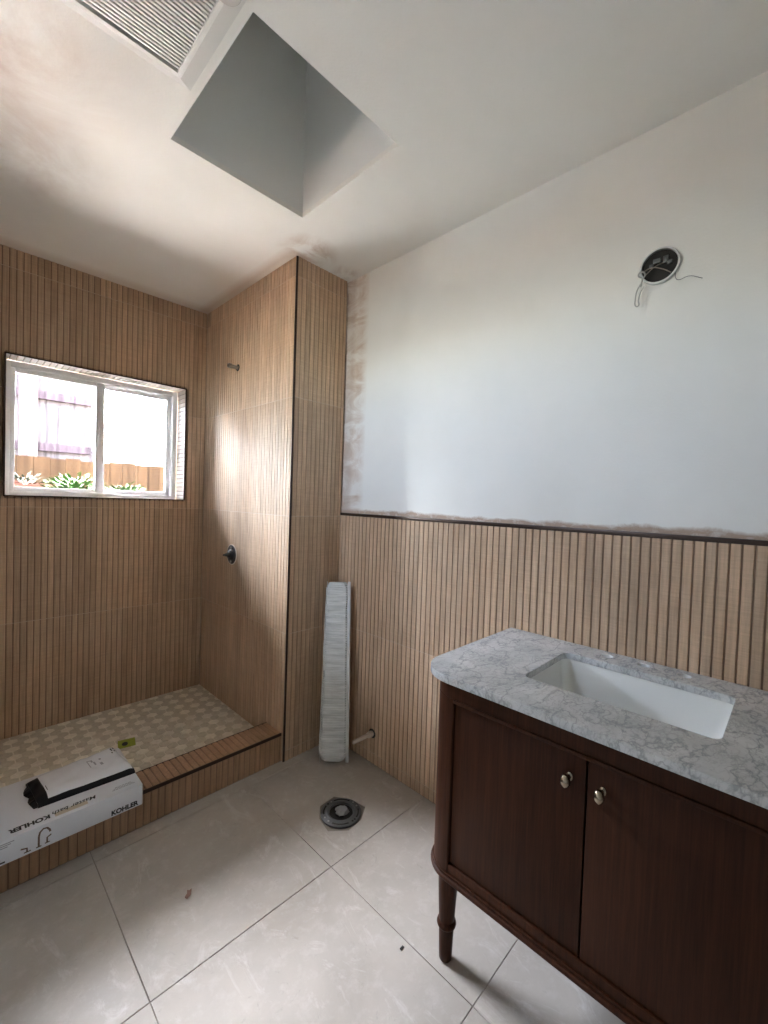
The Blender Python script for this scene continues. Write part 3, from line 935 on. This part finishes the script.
# ------------------------------------------------------------------ foam-wrapped package leaning in the corner
pk = thing('wrapped_package', (1.40, 1.655, 0.0), 'long narrow package in white ribbed foam wrap leaning in the corner', 'package')
base_c, top_c = Vector((1.381, 1.648, 0.002)), Vector((1.452, 1.736, 0.90))
axz = (top_c - base_c).normalized()
side = Vector((-0.100, 0.100, 0.0)).normalized()
side = (side - axz * side.dot(axz)).normalized()
nrm = axz.cross(side).normalized()          # across the thickness
plen = (top_c - base_c).length
def pkg(hw, ht, z0, z1, rows, ridge, name, m, cut=0.03, off=0.0, noise_amp=0.002):
    bm = bmesh.new()
    rings = []
    for i in range(rows + 1):
        t = i / rows
        z = z0 + (z1 - z0) * t
        e_ = min(z - z0, z1 - z)
        k = 1.0 if e_ > cut else 0.72 + 0.28 * (e_ / cut)
        rg = ridge * (1 if i % 2 else -1)
        w, h = (hw + 0.013 * (1 - t)) * k + rg, ht * (0.7 + 0.3 * k) + rg
        c = 0.016
        pts = [(-w, -h + c), (-w + c, -h), (0, -h - 0.004), (w - c, -h), (w, -h + c), (w, h - c), (w - c, h), (0, h), (-w + c, h), (-w, h - c)]
        ring = []
        for (a, b) in pts:
            q = base_c + axz * z + side * (a + off) + nrm * b
            q += nrm * (noise_amp * mnoise.noise(q * 22)) + side * (noise_amp * 1.4 * mnoise.noise(q * 15 + Vector((3, 1, 2))))
            ring.append(bm.verts.new(q))
        rings.append(ring)
    n = 10
    for a, b in zip(rings, rings[1:]):
        for i in range(n): bm.faces.new((a[i], a[(i + 1) % n], b[(i + 1) % n], b[i]))
    bm.faces.new(rings[0][::-1]); bm.faces.new(rings[-1])
    return from_bm(name, bm, m, pk)
pkg(0.060, 0.022, 0.012, plen, 150, 0.0011, 'foam_body', M['foam'])
# loose film edges folded along both sides
for sg, dn in ((1, 0.0), (-1, -0.013)):
    bm = bmesh.new()
    K = 26
    fr_ = []
    for i in range(K + 1):
        z = 0.006 + (plen - 0.002) * i / K
        wob = 0.003 * mnoise.noise(Vector((z * 9, 2, 1)))
        a = base_c + axz * z - side * sg * (0.052 + 0.012 * (1 - i / K)) - nrm * -0.012
        b = base_c + axz * z - side * sg * (0.068 + dn + 0.012 * (1 - i / K) + wob) + nrm * (0.016 + wob)
        fr_.append((bm.verts.new(a), bm.verts.new(b), bm.verts.new(b + nrm * 0.002), bm.verts.new(a + nrm * 0.002)))
    for p, q in zip(fr_, fr_[1:]):
        for i in range(4): bm.faces.new((p[i], p[(i + 1) % 4], q[(i + 1) % 4], q[i]))
    bm.faces.new(fr_[0][::-1]); bm.faces.new(fr_[-1])
    from_bm('film_edge', bm, M['foam_film'], pk)

# ------------------------------------------------------------------ vanity cabinet
VX0, VXB = 0.983, XR - TH - 0.002        # body front, back
VYC = 0.313
VY1, VY0 = 0.754, 2 * VYC - 0.754        # ends along the wall
vb = thing('vanity_cabinet', (1.25, VYC, 0.0), 'dark walnut bathroom vanity with rounded corners and turned legs', 'vanity')
CR = 0.085
body_lp = rrect(VX0, VXB, VY0, VY1, [0.0, CR, CR, 0.0], 10)
def vext(name, lp, z0, z1, parent=vb, bevel=0.0, m=None):
    return flat_shape(name, [lp], z1 - z0, m or M['walnut'], parent, Matrix.Translation((0, 0, (z0 + z1) / 2)), bevel)
def grow(d, x0=VX0, y0=VY0, y1=VY1, r=CR):
    return rrect(x0 - d, VXB, y0 - d, y1 + d, [0.0, r + d, r + d, 0.0], 10)
ZB, ZA, ZTOP = 0.306, 0.795, 0.8465      # carcass bottom, apron bottom, top
DF = 0.012                               # door recess behind posts
# carcass set back so that the doors sit between posts, apron and bottom rail
boxes('carcass', [((VX0 + 0.030, VY0 + 0.02, ZB + 0.002), (VXB, VY1 - 0.02, ZB + 0.022)), ((VX0 + 0.030, VY0 + 0.022, ZB + 0.022), (VX0 + 0.046, VY1 - 0.022, ZA)), ((VXB - 0.016, VY0 + 0.022, ZB + 0.022), (VXB, VY1 - 0.022, ZA))], M['walnut'], vb)
for s, y in ((1, VY1), (-1, VY0)):
    ye = y - s * 0.088
    pts = [(VXB, y), (VX0 + CR, y)] + [(VX0 + CR - CR * math.sin(a), y - s * CR + s * CR * math.cos(a)) for a in [math.pi / 2 * i / 12 for i in range(1, 13)]] + [(VX0, ye), (VX0 + 0.03, ye), (VX0 + 0.03, y - s * 0.03), (VXB, y - s * 0.02)]
    vext('corner_post', pts, ZB, ZA)
flat_shape('apron', [body_lp, rrect(VX0 + 0.03, VXB - 0.02, VY0 + 0.03, VY1 - 0.03, 0.06, 6)[::-1]], ZTOP - ZA - 0.0005, M['walnut'], vb, Matrix.Translation((0, 0, (ZA + 0.0005 + ZTOP) / 2)), 0.0008)
# bead moulding under the apron
PL = 0.088
box('apron_bead', (VX0 - 0.004, VY0 + PL + 0.001, ZA - 0.010), (VX0 + 0.028, VY1 - PL - 0.001, ZA), M['walnut'], vb, bevel=0.003)
box('bottom_rail', (VX0 + 0.001, VY0 + PL + 0.001, ZB), (VX0 + 0.029, VY1 - PL - 0.001, ZB + 0.026), M['walnut'], vb, bevel=0.0015)
# base moulding: stepped and rounded
vext('base_moulding', grow(0.003), ZB - 0.008, ZB - 0.0003, bevel=0.001)
vext('base_moulding_bead', grow(0.009), ZB - 0.022, ZB - 0.0082, bevel=0.0055)
for i, (y0, y1, ky) in enumerate(((VYC + 0.0022, VY1 - PL - 0.0045, VYC + 0.036), (VY0 + PL + 0.0045, VYC - 0.0022, VYC - 0.034))):
    d = box('door', (VX0 + 0.006, y0, ZB + 0.0285), (VX0 + 0.0285, y1, ZA - 0.0125), M['walnut'], vb, bevel=0.0012)
    kz = 0.730
    lathe('knob', [(0.0085, 0.0), (0.0085, 0.003), (0.005, 0.005), (0.005, 0.017), (0.011, 0.020), (0.0135, 0.025), (0.0125, 0.031), (0.008, 0.035), (0.001, 0.0365)], M['brass'], d,
          axis_mtx((VX0 + 0.006, ky, kz), (-1, 0, 0)), n=28, sx=1.15, sy=0.82)
leg_prof = [(0.0150, 0.0), (0.0185, 0.006), (0.0195, 0.030), (0.0215, 0.092), (0.0215, 0.100), (0.0265, 0.104), (0.0285, 0.111), (0.0265, 0.118), (0.0225, 0.122), (0.0235, 0.140), (0.0275, 0.22), (0.029, ZB - 0.0222)]
for lx in (VX0 + 0.050, VXB - 0.05):
    for ly in (VY1 - 0.060, VY0 + 0.060):
        lathe('leg', leg_prof, M['walnut'], vb, Matrix.Translation((lx, ly, 0)), n=28)

# ------------------------------------------------------------------ marble top with undermount sink
TX0 = 0.954
TY1, TY0 = 0.781, 2 * VYC - 0.781
SKX0, SKX1, SKY0, SKY1 = 1.116, 1.410, 0.098, 0.530
TZ0, TZ1 = 0.8468, 0.8668
ct = flat_shape('marble_countertop', [rrect(TX0, XR - TH - 0.001, TY0, TY1, [0.0, 0.110, 0.110, 0.0], 14), rrect(SKX0, SKX1, SKY0, SKY1, 0.022, 8)[::-1],
                                      circle(1.476, 0.423, 0.0176), circle(1.476, 0.321, 0.0176), circle(1.476, 0.219, 0.0176)],
                TZ1 - TZ0, M['marble'], None, Matrix.Translation((0, 0, (TZ0 + TZ1) / 2)), bevel=0.0012)
for hy in (0.423, 0.321, 0.219):
    lathe('bright_hole_edge', [(0.0166, TZ0), (0.0174, TZ0), (0.0174, TZ1 - 0.0004), (0.0166, TZ1 - 0.0004), (0.0166, TZ0)], M['ceramic'], ct, Matrix.Translation((1.476, hy, 0)), n=28, cap=False)  # added white liner, stands in for light on the polished hole edge
tag(ct, 'grey veined white marble countertop with rounded corner on the vanity', 'countertop')
sk = thing('undermount_sink', (1.263, VYC, 0.70), 'white rectangular undermount sink basin set below the marble top', 'sink')
bm = bmesh.new()
lv = []
for inset, z, r in ((-0.012, TZ0 - 0.0003, 0.034), (-0.004, TZ0 - 0.0003, 0.026), (-0.003, TZ0 - 0.006, 0.026), (0.004, TZ0 - 0.06, 0.03), (0.012, TZ0 - 0.105, 0.036), (0.026, TZ0 - 0.126, 0.044), (0.050, TZ0 - 0.134, 0.05), (0.12, TZ0 - 0.139, 0.018)):
    lv.append([bm.verts.new((x, y, z)) for x, y in rrect(SKX0 + inset, SKX1 - inset, SKY0 + inset, SKY1 - inset, r, 8)])
for a, b in zip(lv, lv[1:]):
    n = len(a)
    for i in range(n): bm.faces.new((a[i], a[(i + 1) % n], b[(i + 1) % n], b[i]))
bm.faces.new(lv[-1])
basin = from_bm('basin', bm, M['ceramic'], sk, smooth=True)
lathe('drain', [(0.026, 0.0), (0.026, 0.002), (0.020, 0.0025), (0.018, 0.001), (0.001, 0.001)], M['chrome'], sk, Matrix.Translation((1.263, VYC, TZ0 - 0.1388)), n=28)

# ------------------------------------------------------------------ carton on the curb
BX0, BX1, BY0, BY1, BZ0, BZ1 = -0.16, 0.533, 1.760, 2.088, HC + 0.0016, 0.2235
bx = thing('faucet_carton', (0.19, 1.92, BZ0), 'long white printed faucet carton lying across the tiled shower curb', 'carton')
box('carton_body', (BX0, BY0, BZ0), (BX1, BY1, BZ1), M['cardboard'], bx, bevel=0.0015)
box('end_flap', (BX1, BY0 + 0.002, BZ0 + 0.002), (BX1 + 0.002, BY1 - 0.002, BZ1 - 0.003), M['cardboard'], bx)
box('flap_seam', (BX1 - 0.0006, BY0 - 0.0003, BZ0 + 0.001), (BX1 + 0.0004, BY0 + 0.0022, BZ1 - 0.001), M['carton_edge'], bx)
FRONT = lambda x, z: axis_mtx((x, BY0 - 0.0003, z), (0, -1, 0), (1, 0, 0))
TOPM = lambda x, y: axis_mtx((x, y, BZ1 + 0.0003), (0, 0, 1), (-1, 0, 0))
text_mesh('carton_print', 'KOHLER', 0.0235, M['ink'], bx, FRONT(0.430, BZ0 + 0.007), 0.0011, 0.98)
text_mesh('carton_print', 'KOHLER', 0.0300, M['ink'], bx, TOPM(0.256, 1.802), 0.0014, 0.93)
text_mesh('handwriting', 'Master bath', 0.028, M['ink'], bx, TOPM(0.392, 1.809), 0.00035, 0.95, shear=0.25)
box('tape_strip', (0.268, 1.776, BZ1), (0.362, 1.797, BZ1 + 0.0002), M['tape'], bx)
text_mesh('carton_print', 'single-handle faucet', 0.0085, M['grey_ink'], bx, TOPM(0.525, 1.790), 0.0, 1.0) if False else None
for k in range(3):
    for j in range(7 - k):
        x = 0.440 + j * 0.011 + k * 0.006
        box('fine_print', (x, 1.789 + k * 0.007, BZ1), (x + 0.0085, 1.7925 + k * 0.007, BZ1 + 0.0003), M['grey_ink'], bx)
for k in range(3):
    box('fine_print', (0.110, BY0 - 0.0003, BZ1 - 0.014 - 0.006 * k), (0.160 - 0.008 * k, BY0, BZ1 - 0.011 - 0.006 * k), M['grey_ink'], bx)
box('carton_label', (0.085, BY0 - 0.0003, BZ0 + 0.006), (0.138, BY0, BZ0 + 0.011), M['ink'], bx)
# printed picture of a gooseneck faucet and lever
def print_line(pts, r, name='faucet_print'):
    bm = bmesh.new()
    pv = None
    for i, (x, z) in enumerate(pts):
        a = pts[max(i - 1, 0)]; b = pts[min(i + 1, len(pts) - 1)]
        t = Vector((b[0] - a[0], 0, b[1] - a[1])).normalized()
        nn = Vector((-t.z, 0, t.x)) * r
        c = Vector((x, BY0 - 0.0004, z))
        cur = (bm.verts.new(c + nn), bm.verts.new(c - nn))
        if pv: bm.faces.new((pv[0], pv[1], cur[1], cur[0]))
        pv = cur
    from_bm(name, bm, M['brown_ink'], bx)
fx, fz = 0.222, BZ0 + 0.010
print_line([(fx, fz), (fx, fz + 0.034), (fx + 0.003, fz + 0.047), (fx + 0.012, fz + 0.055), (fx + 0.022, fz + 0.053), (fx + 0.029, fz + 0.043), (fx + 0.030, fz + 0.036)], 0.0028)
print_line([(fx - 0.007, fz), (fx + 0.007, fz)], 0.002)
print_line([(fx + 0.022, fz + 0.004), (fx + 0.022, fz + 0.020), (fx + 0.033, fz + 0.026)], 0.0024)
print_line([(fx + 0.016, fz + 0.003), (fx + 0.029, fz + 0.003)], 0.0018)
print_line([(fx - 0.030, fz + 0.001), (fx - 0.030, fz + 0.012), (fx - 0.046, fz + 0.016)], 0.0024)
print_line([(fx - 0.038, fz), (fx - 0.020, fz)], 0.0018)

# ------------------------------------------------------------------ plastic bag on the carton
bg_ = thing('plastic_bag', (0.38, 1.96, BZ1), 'flat white and black plastic mailer bag lying on the carton', 'plastic bag')
corners = {'lf': Vector((0.232, 1.862)), 'lb': Vector((0.216, 2.040)), 'rb': Vector((0.508, 2.078)), 'rf': Vector((0.533, 1.850))}
NU, NV = 40, 18
def bag_pt(u, v, lift):
    a = corners['lf'].lerp(corners['rf'], u); b = corners['lb'].lerp(corners['rb'], u)
    p = a.lerp(b, v)
    e_ = min(u / 0.10, (1 - u) / 0.06, 1.0); f_ = min(v / 0.22, (1 - v) / 0.16, 1.0)
    e_ = math.sin(math.pi / 2 * max(e_, 0)); f_ = math.sin(math.pi / 2 * max(f_, 0))
    bul = 0.025 * (f_ ** 0.7) * (0.45 + 0.55 * e_)
    q = Vector((p.x * 40, p.y * 22, 0))
    w = (0.006 * mnoise.noise(q * 0.45) + 0.0035 * mnoise.noise(q * 1.1 + Vector((4, 2, 0)))) * f_
    edge = 0.004 * mnoise.noise(Vector((u * 9, v * 9, 3)))
    return Vector((p.x + edge * (1 - f_), p.y + edge * (1 - e_), BZ1 + 0.001 + (bul + w + 0.004) * 1.0 + lift))
def bag_sheet(name, u0, u1, v0, v1, nu, nv, m, lift, floor_skirt=False):
    bm = bmesh.new()
    gr = [[bm.verts.new(bag_pt(u0 + (u1 - u0) * i / nu, v0 + (v1 - v0) * j / nv, lift)) for j in range(nv + 1)] for i in range(nu + 1)]
    for i in range(nu):
        for j in range(nv): bm.faces.new((gr[i][j], gr[i + 1][j], gr[i + 1][j + 1], gr[i][j + 1]))
    if floor_skirt:
        ring = [gr[i][0] for i in range(nu + 1)] + [gr[nu][j] for j in range(1, nv + 1)] + [gr[i][nv] for i in range(nu - 1, -1, -1)] + [gr[0][j] for j in range(nv - 1, 0, -1)]
        low = [bm.verts.new((v.co.x, v.co.y, BZ1 + 0.0006)) for v in ring]
        n = len(ring)
        for i in range(n): bm.faces.new((ring[i], low[i], low[(i + 1) % n], ring[(i + 1) % n]))
        bm.faces.new(low)
    return from_bm(name, bm, m, bg_, smooth=True)
bag_sheet('bag_body', 0.0, 1.0, 0.0, 1.0, NU, NV, M['poly_black'], 0.0, True)
wp = bag_sheet('white_panel', 0.10, 0.985, 0.055, 0.94, 36, 22, M['poly_white'], 0.0012)
def bag_mark(u0, u1, v0, v1, m, name='bag_print'):
    bag_sheet(name, u0, u1, v0, v1, 3, 3, m, 0.0019)
bag_mark(0.66, 0.68, 0.50, 0.62, M['grey_ink']); bag_mark(0.645, 0.665, 0.62, 0.70, M['grey_ink']); bag_mark(0.60, 0.645, 0.68, 0.705, M['grey_ink']); bag_mark(0.60, 0.61, 0.45, 0.69, M['grey_ink'])
bag_mark(0.715, 0.745, 0.42, 0.52, M['grey_ink']); bag_mark(0.735, 0.76, 0.62, 0.67, M['grey_ink'])
bag_mark(0.915, 0.93, 0.75, 0.84, M['ink']); bag_mark(0.94, 0.955, 0.70, 0.76, M['ink']); bag_mark(0.945, 0.965, 0.80, 0.86, M['ink']); bag_mark(0.90, 0.915, 0.66, 0.70, M['ink'])
bag_mark(0.115, 0.122, 0.24, 0.42, M['ink'])
# torn open mouth of the bag
bm = bmesh.new()
mouth = []
for k in range(9):
    v = 0.02 + 0.10 * k
    p0 = bag_pt(0.01, v, -0.002)
    tip = p0 + Vector((-0.012 - 0.010 * abs(math.sin(2.3 * k + 0.4)), 0.003 * math.sin(5.0 * k), -0.008 - 0.010 * abs(math.sin(1.7 * k))))
    tip.z = max(tip.z, BZ1 + 0.0015)
    mouth.append((bm.verts.new(p0), bm.verts.new(tip), bm.verts.new(Vector((p0.x + 0.004, p0.y, BZ1 + 0.001)))))
for p, q in zip(mouth, mouth[1:]):
    for i in range(3): bm.faces.new((p[i], p[(i + 1) % 3], q[(i + 1) % 3], q[i]))
bm.faces.new(mouth[0][::-1]); bm.faces.new(mouth[-1])
from_bm('torn_flap', bm, M['poly_black'], bg_)

# lime tag on the shower floor
tg = thing('lime_tag', (0.648, 2.395, HS), 'lime green card tag with black spot on the mosaic shower floor', 'tag')
tm = axis_mtx((0.648, 2.395, HS + 0.0015), (0, 0, 1), (1, -0.22, 0))
flat_shape('card', [rrect(-0.038, 0.038, -0.040, 0.040, 0.005, 4)], 0.0016, M['lime'], tg, tm)
flat_shape('black_spot', [[(0.013 * math.cos(a), 0.019 * math.sin(a)) for a in [2 * math.pi * i / 20 for i in range(20)]]], 0.0004, M['ink'], tg, tm @ Matrix.Translation((-0.008, -0.006, 0.0011)))

# ------------------------------------------------------------------ garden behind the window
GZ = 1.30
strs('ground', [((-30, -25, -0.3), (-0.6, YB + 0.23, -0.02)), ((-30, 4.22, -0.3), (30, 30, GZ - 0.05))], M['soil'])
strs('patio', [((-12, YB + 0.23, -0.3), (12, 4.10, 1.20))], M['patio'])
strs('garden_kerb', [((-12, 4.10, -0.3), (12, 4.22, 1.345))], M['kerb'])
bm = bmesh.new()
NX, NY = 60, 16
gr = []
for i in range(NX + 1):
    r_ = []
    for j in range(NY + 1):
        x = -2 + 6 * i / NX; y = 4.22 + 1.9 * j / NY
        z = 1.315 + (0.16 * max(0, min(1, (1.5 - x) / 1.6)) + 0.02) * (j / NY) + 0.02 * mnoise.noise(Vector((x * 4, y * 4, 0)))
        r_.append(bm.verts.new((x, y, z)))
    gr.append(r_)
for i in range(NX):
    for j in range(NY): bm.faces.new((gr[i][j], gr[i + 1][j], gr[i + 1][j + 1], gr[i][j + 1]))
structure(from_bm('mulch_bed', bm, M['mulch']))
FYF = 6.0
fence = thing('garden_fence', (1.2, FYF, 1.32), 'cedar board fence behind the window beyond the garden bed', 'fence')
bw = 0.142
x = -1.6
while x < 4.2:
    v = random.uniform(0.8, 1.25)
    o = box('board', (x + 0.001, FYF, 1.34), (x + bw - 0.001, FYF + 0.018, 1.69 + random.uniform(-0.012, 0.012)), M['cedar'], fence)  # tops cut along the sun line on the fence
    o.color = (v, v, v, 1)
    x += bw
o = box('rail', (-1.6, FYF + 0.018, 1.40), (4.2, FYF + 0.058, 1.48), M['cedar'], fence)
screen = thing('tall_fence_panel', (0.3, FYF + 0.3, 1.30), 'tall fence panel coloured pale for sun glare, with post and rails behind the left window pane', 'fence')
x = -1.6
while x < 1.24:
    v = random.uniform(0.85, 1.15)
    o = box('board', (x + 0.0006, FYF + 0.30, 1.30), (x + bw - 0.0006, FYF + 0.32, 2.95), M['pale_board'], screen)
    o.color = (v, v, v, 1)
    x += bw
for z in (1.83, 2.42):
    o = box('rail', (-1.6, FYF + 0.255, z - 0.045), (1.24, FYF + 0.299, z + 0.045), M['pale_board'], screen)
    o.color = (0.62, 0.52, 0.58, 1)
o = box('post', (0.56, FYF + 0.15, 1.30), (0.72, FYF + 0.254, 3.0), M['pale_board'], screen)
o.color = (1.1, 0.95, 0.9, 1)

def leafy(name, loc, n, rx, rz, ls, m, label, seed, group='garden plants outside the window'):
    r = random.Random(seed)
    t = thing(name, loc, label, 'plant', group)
    bm = bmesh.new()
    for k in range(n):
        a = r.uniform(0, 2 * math.pi); q = math.sqrt(r.random()); h = r.random()
        c = Vector((loc[0] + rx * q * math.cos(a), loc[1] + rx * 0.7 * q * math.sin(a), loc[2] + rz * h * (1.1 - q * 0.7)))
        d = Vector((math.cos(a), math.sin(a), r.uniform(-0.2, 0.9))).normalized()
        s = d.cross(Vector((0, 0, 1))).normalized()
        l_ = ls * r.uniform(0.7, 1.3)
        vs = [c, c + d * l_ * 0.5 + s * l_ * 0.2, c + d * l_, c + d * l_ * 0.5 - s * l_ * 0.2]
        bm.faces.new([bm.verts.new(v) for v in vs])
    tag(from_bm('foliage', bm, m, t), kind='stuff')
    for k in range(5):
        a = 2 * math.pi * k / 5
        tube('stem', [(loc[0], loc[1], loc[2] - 0.02), (loc[0] + rx * 0.3 * math.cos(a), loc[1] + rx * 0.2 * math.sin(a), loc[2] + rz * 0.4), (loc[0] + rx * 0.6 * math.cos(a), loc[1] + rx * 0.4 * math.sin(a), loc[2] + rz * 0.8)], 0.004, M['stem'], t, res=3)
leafy('leafy_shrub', (0.79, 4.55, 1.33), 520, 0.22, 0.16, 0.055, M['leaf'], 'bright green leafy plant behind the left window pane', 5)
leafy('leafy_shrub', (1.22, 4.65, 1.33), 160, 0.15, 0.09, 0.055, M['leaf'], 'low green plant behind the right window pane', 8)
leafy('grey_shrub', (0.52, 5.2, 1.38), 130, 0.16, 0.13, 0.05, M['leaf2'], 'small grey green plant at the foot of the fence post', 9)
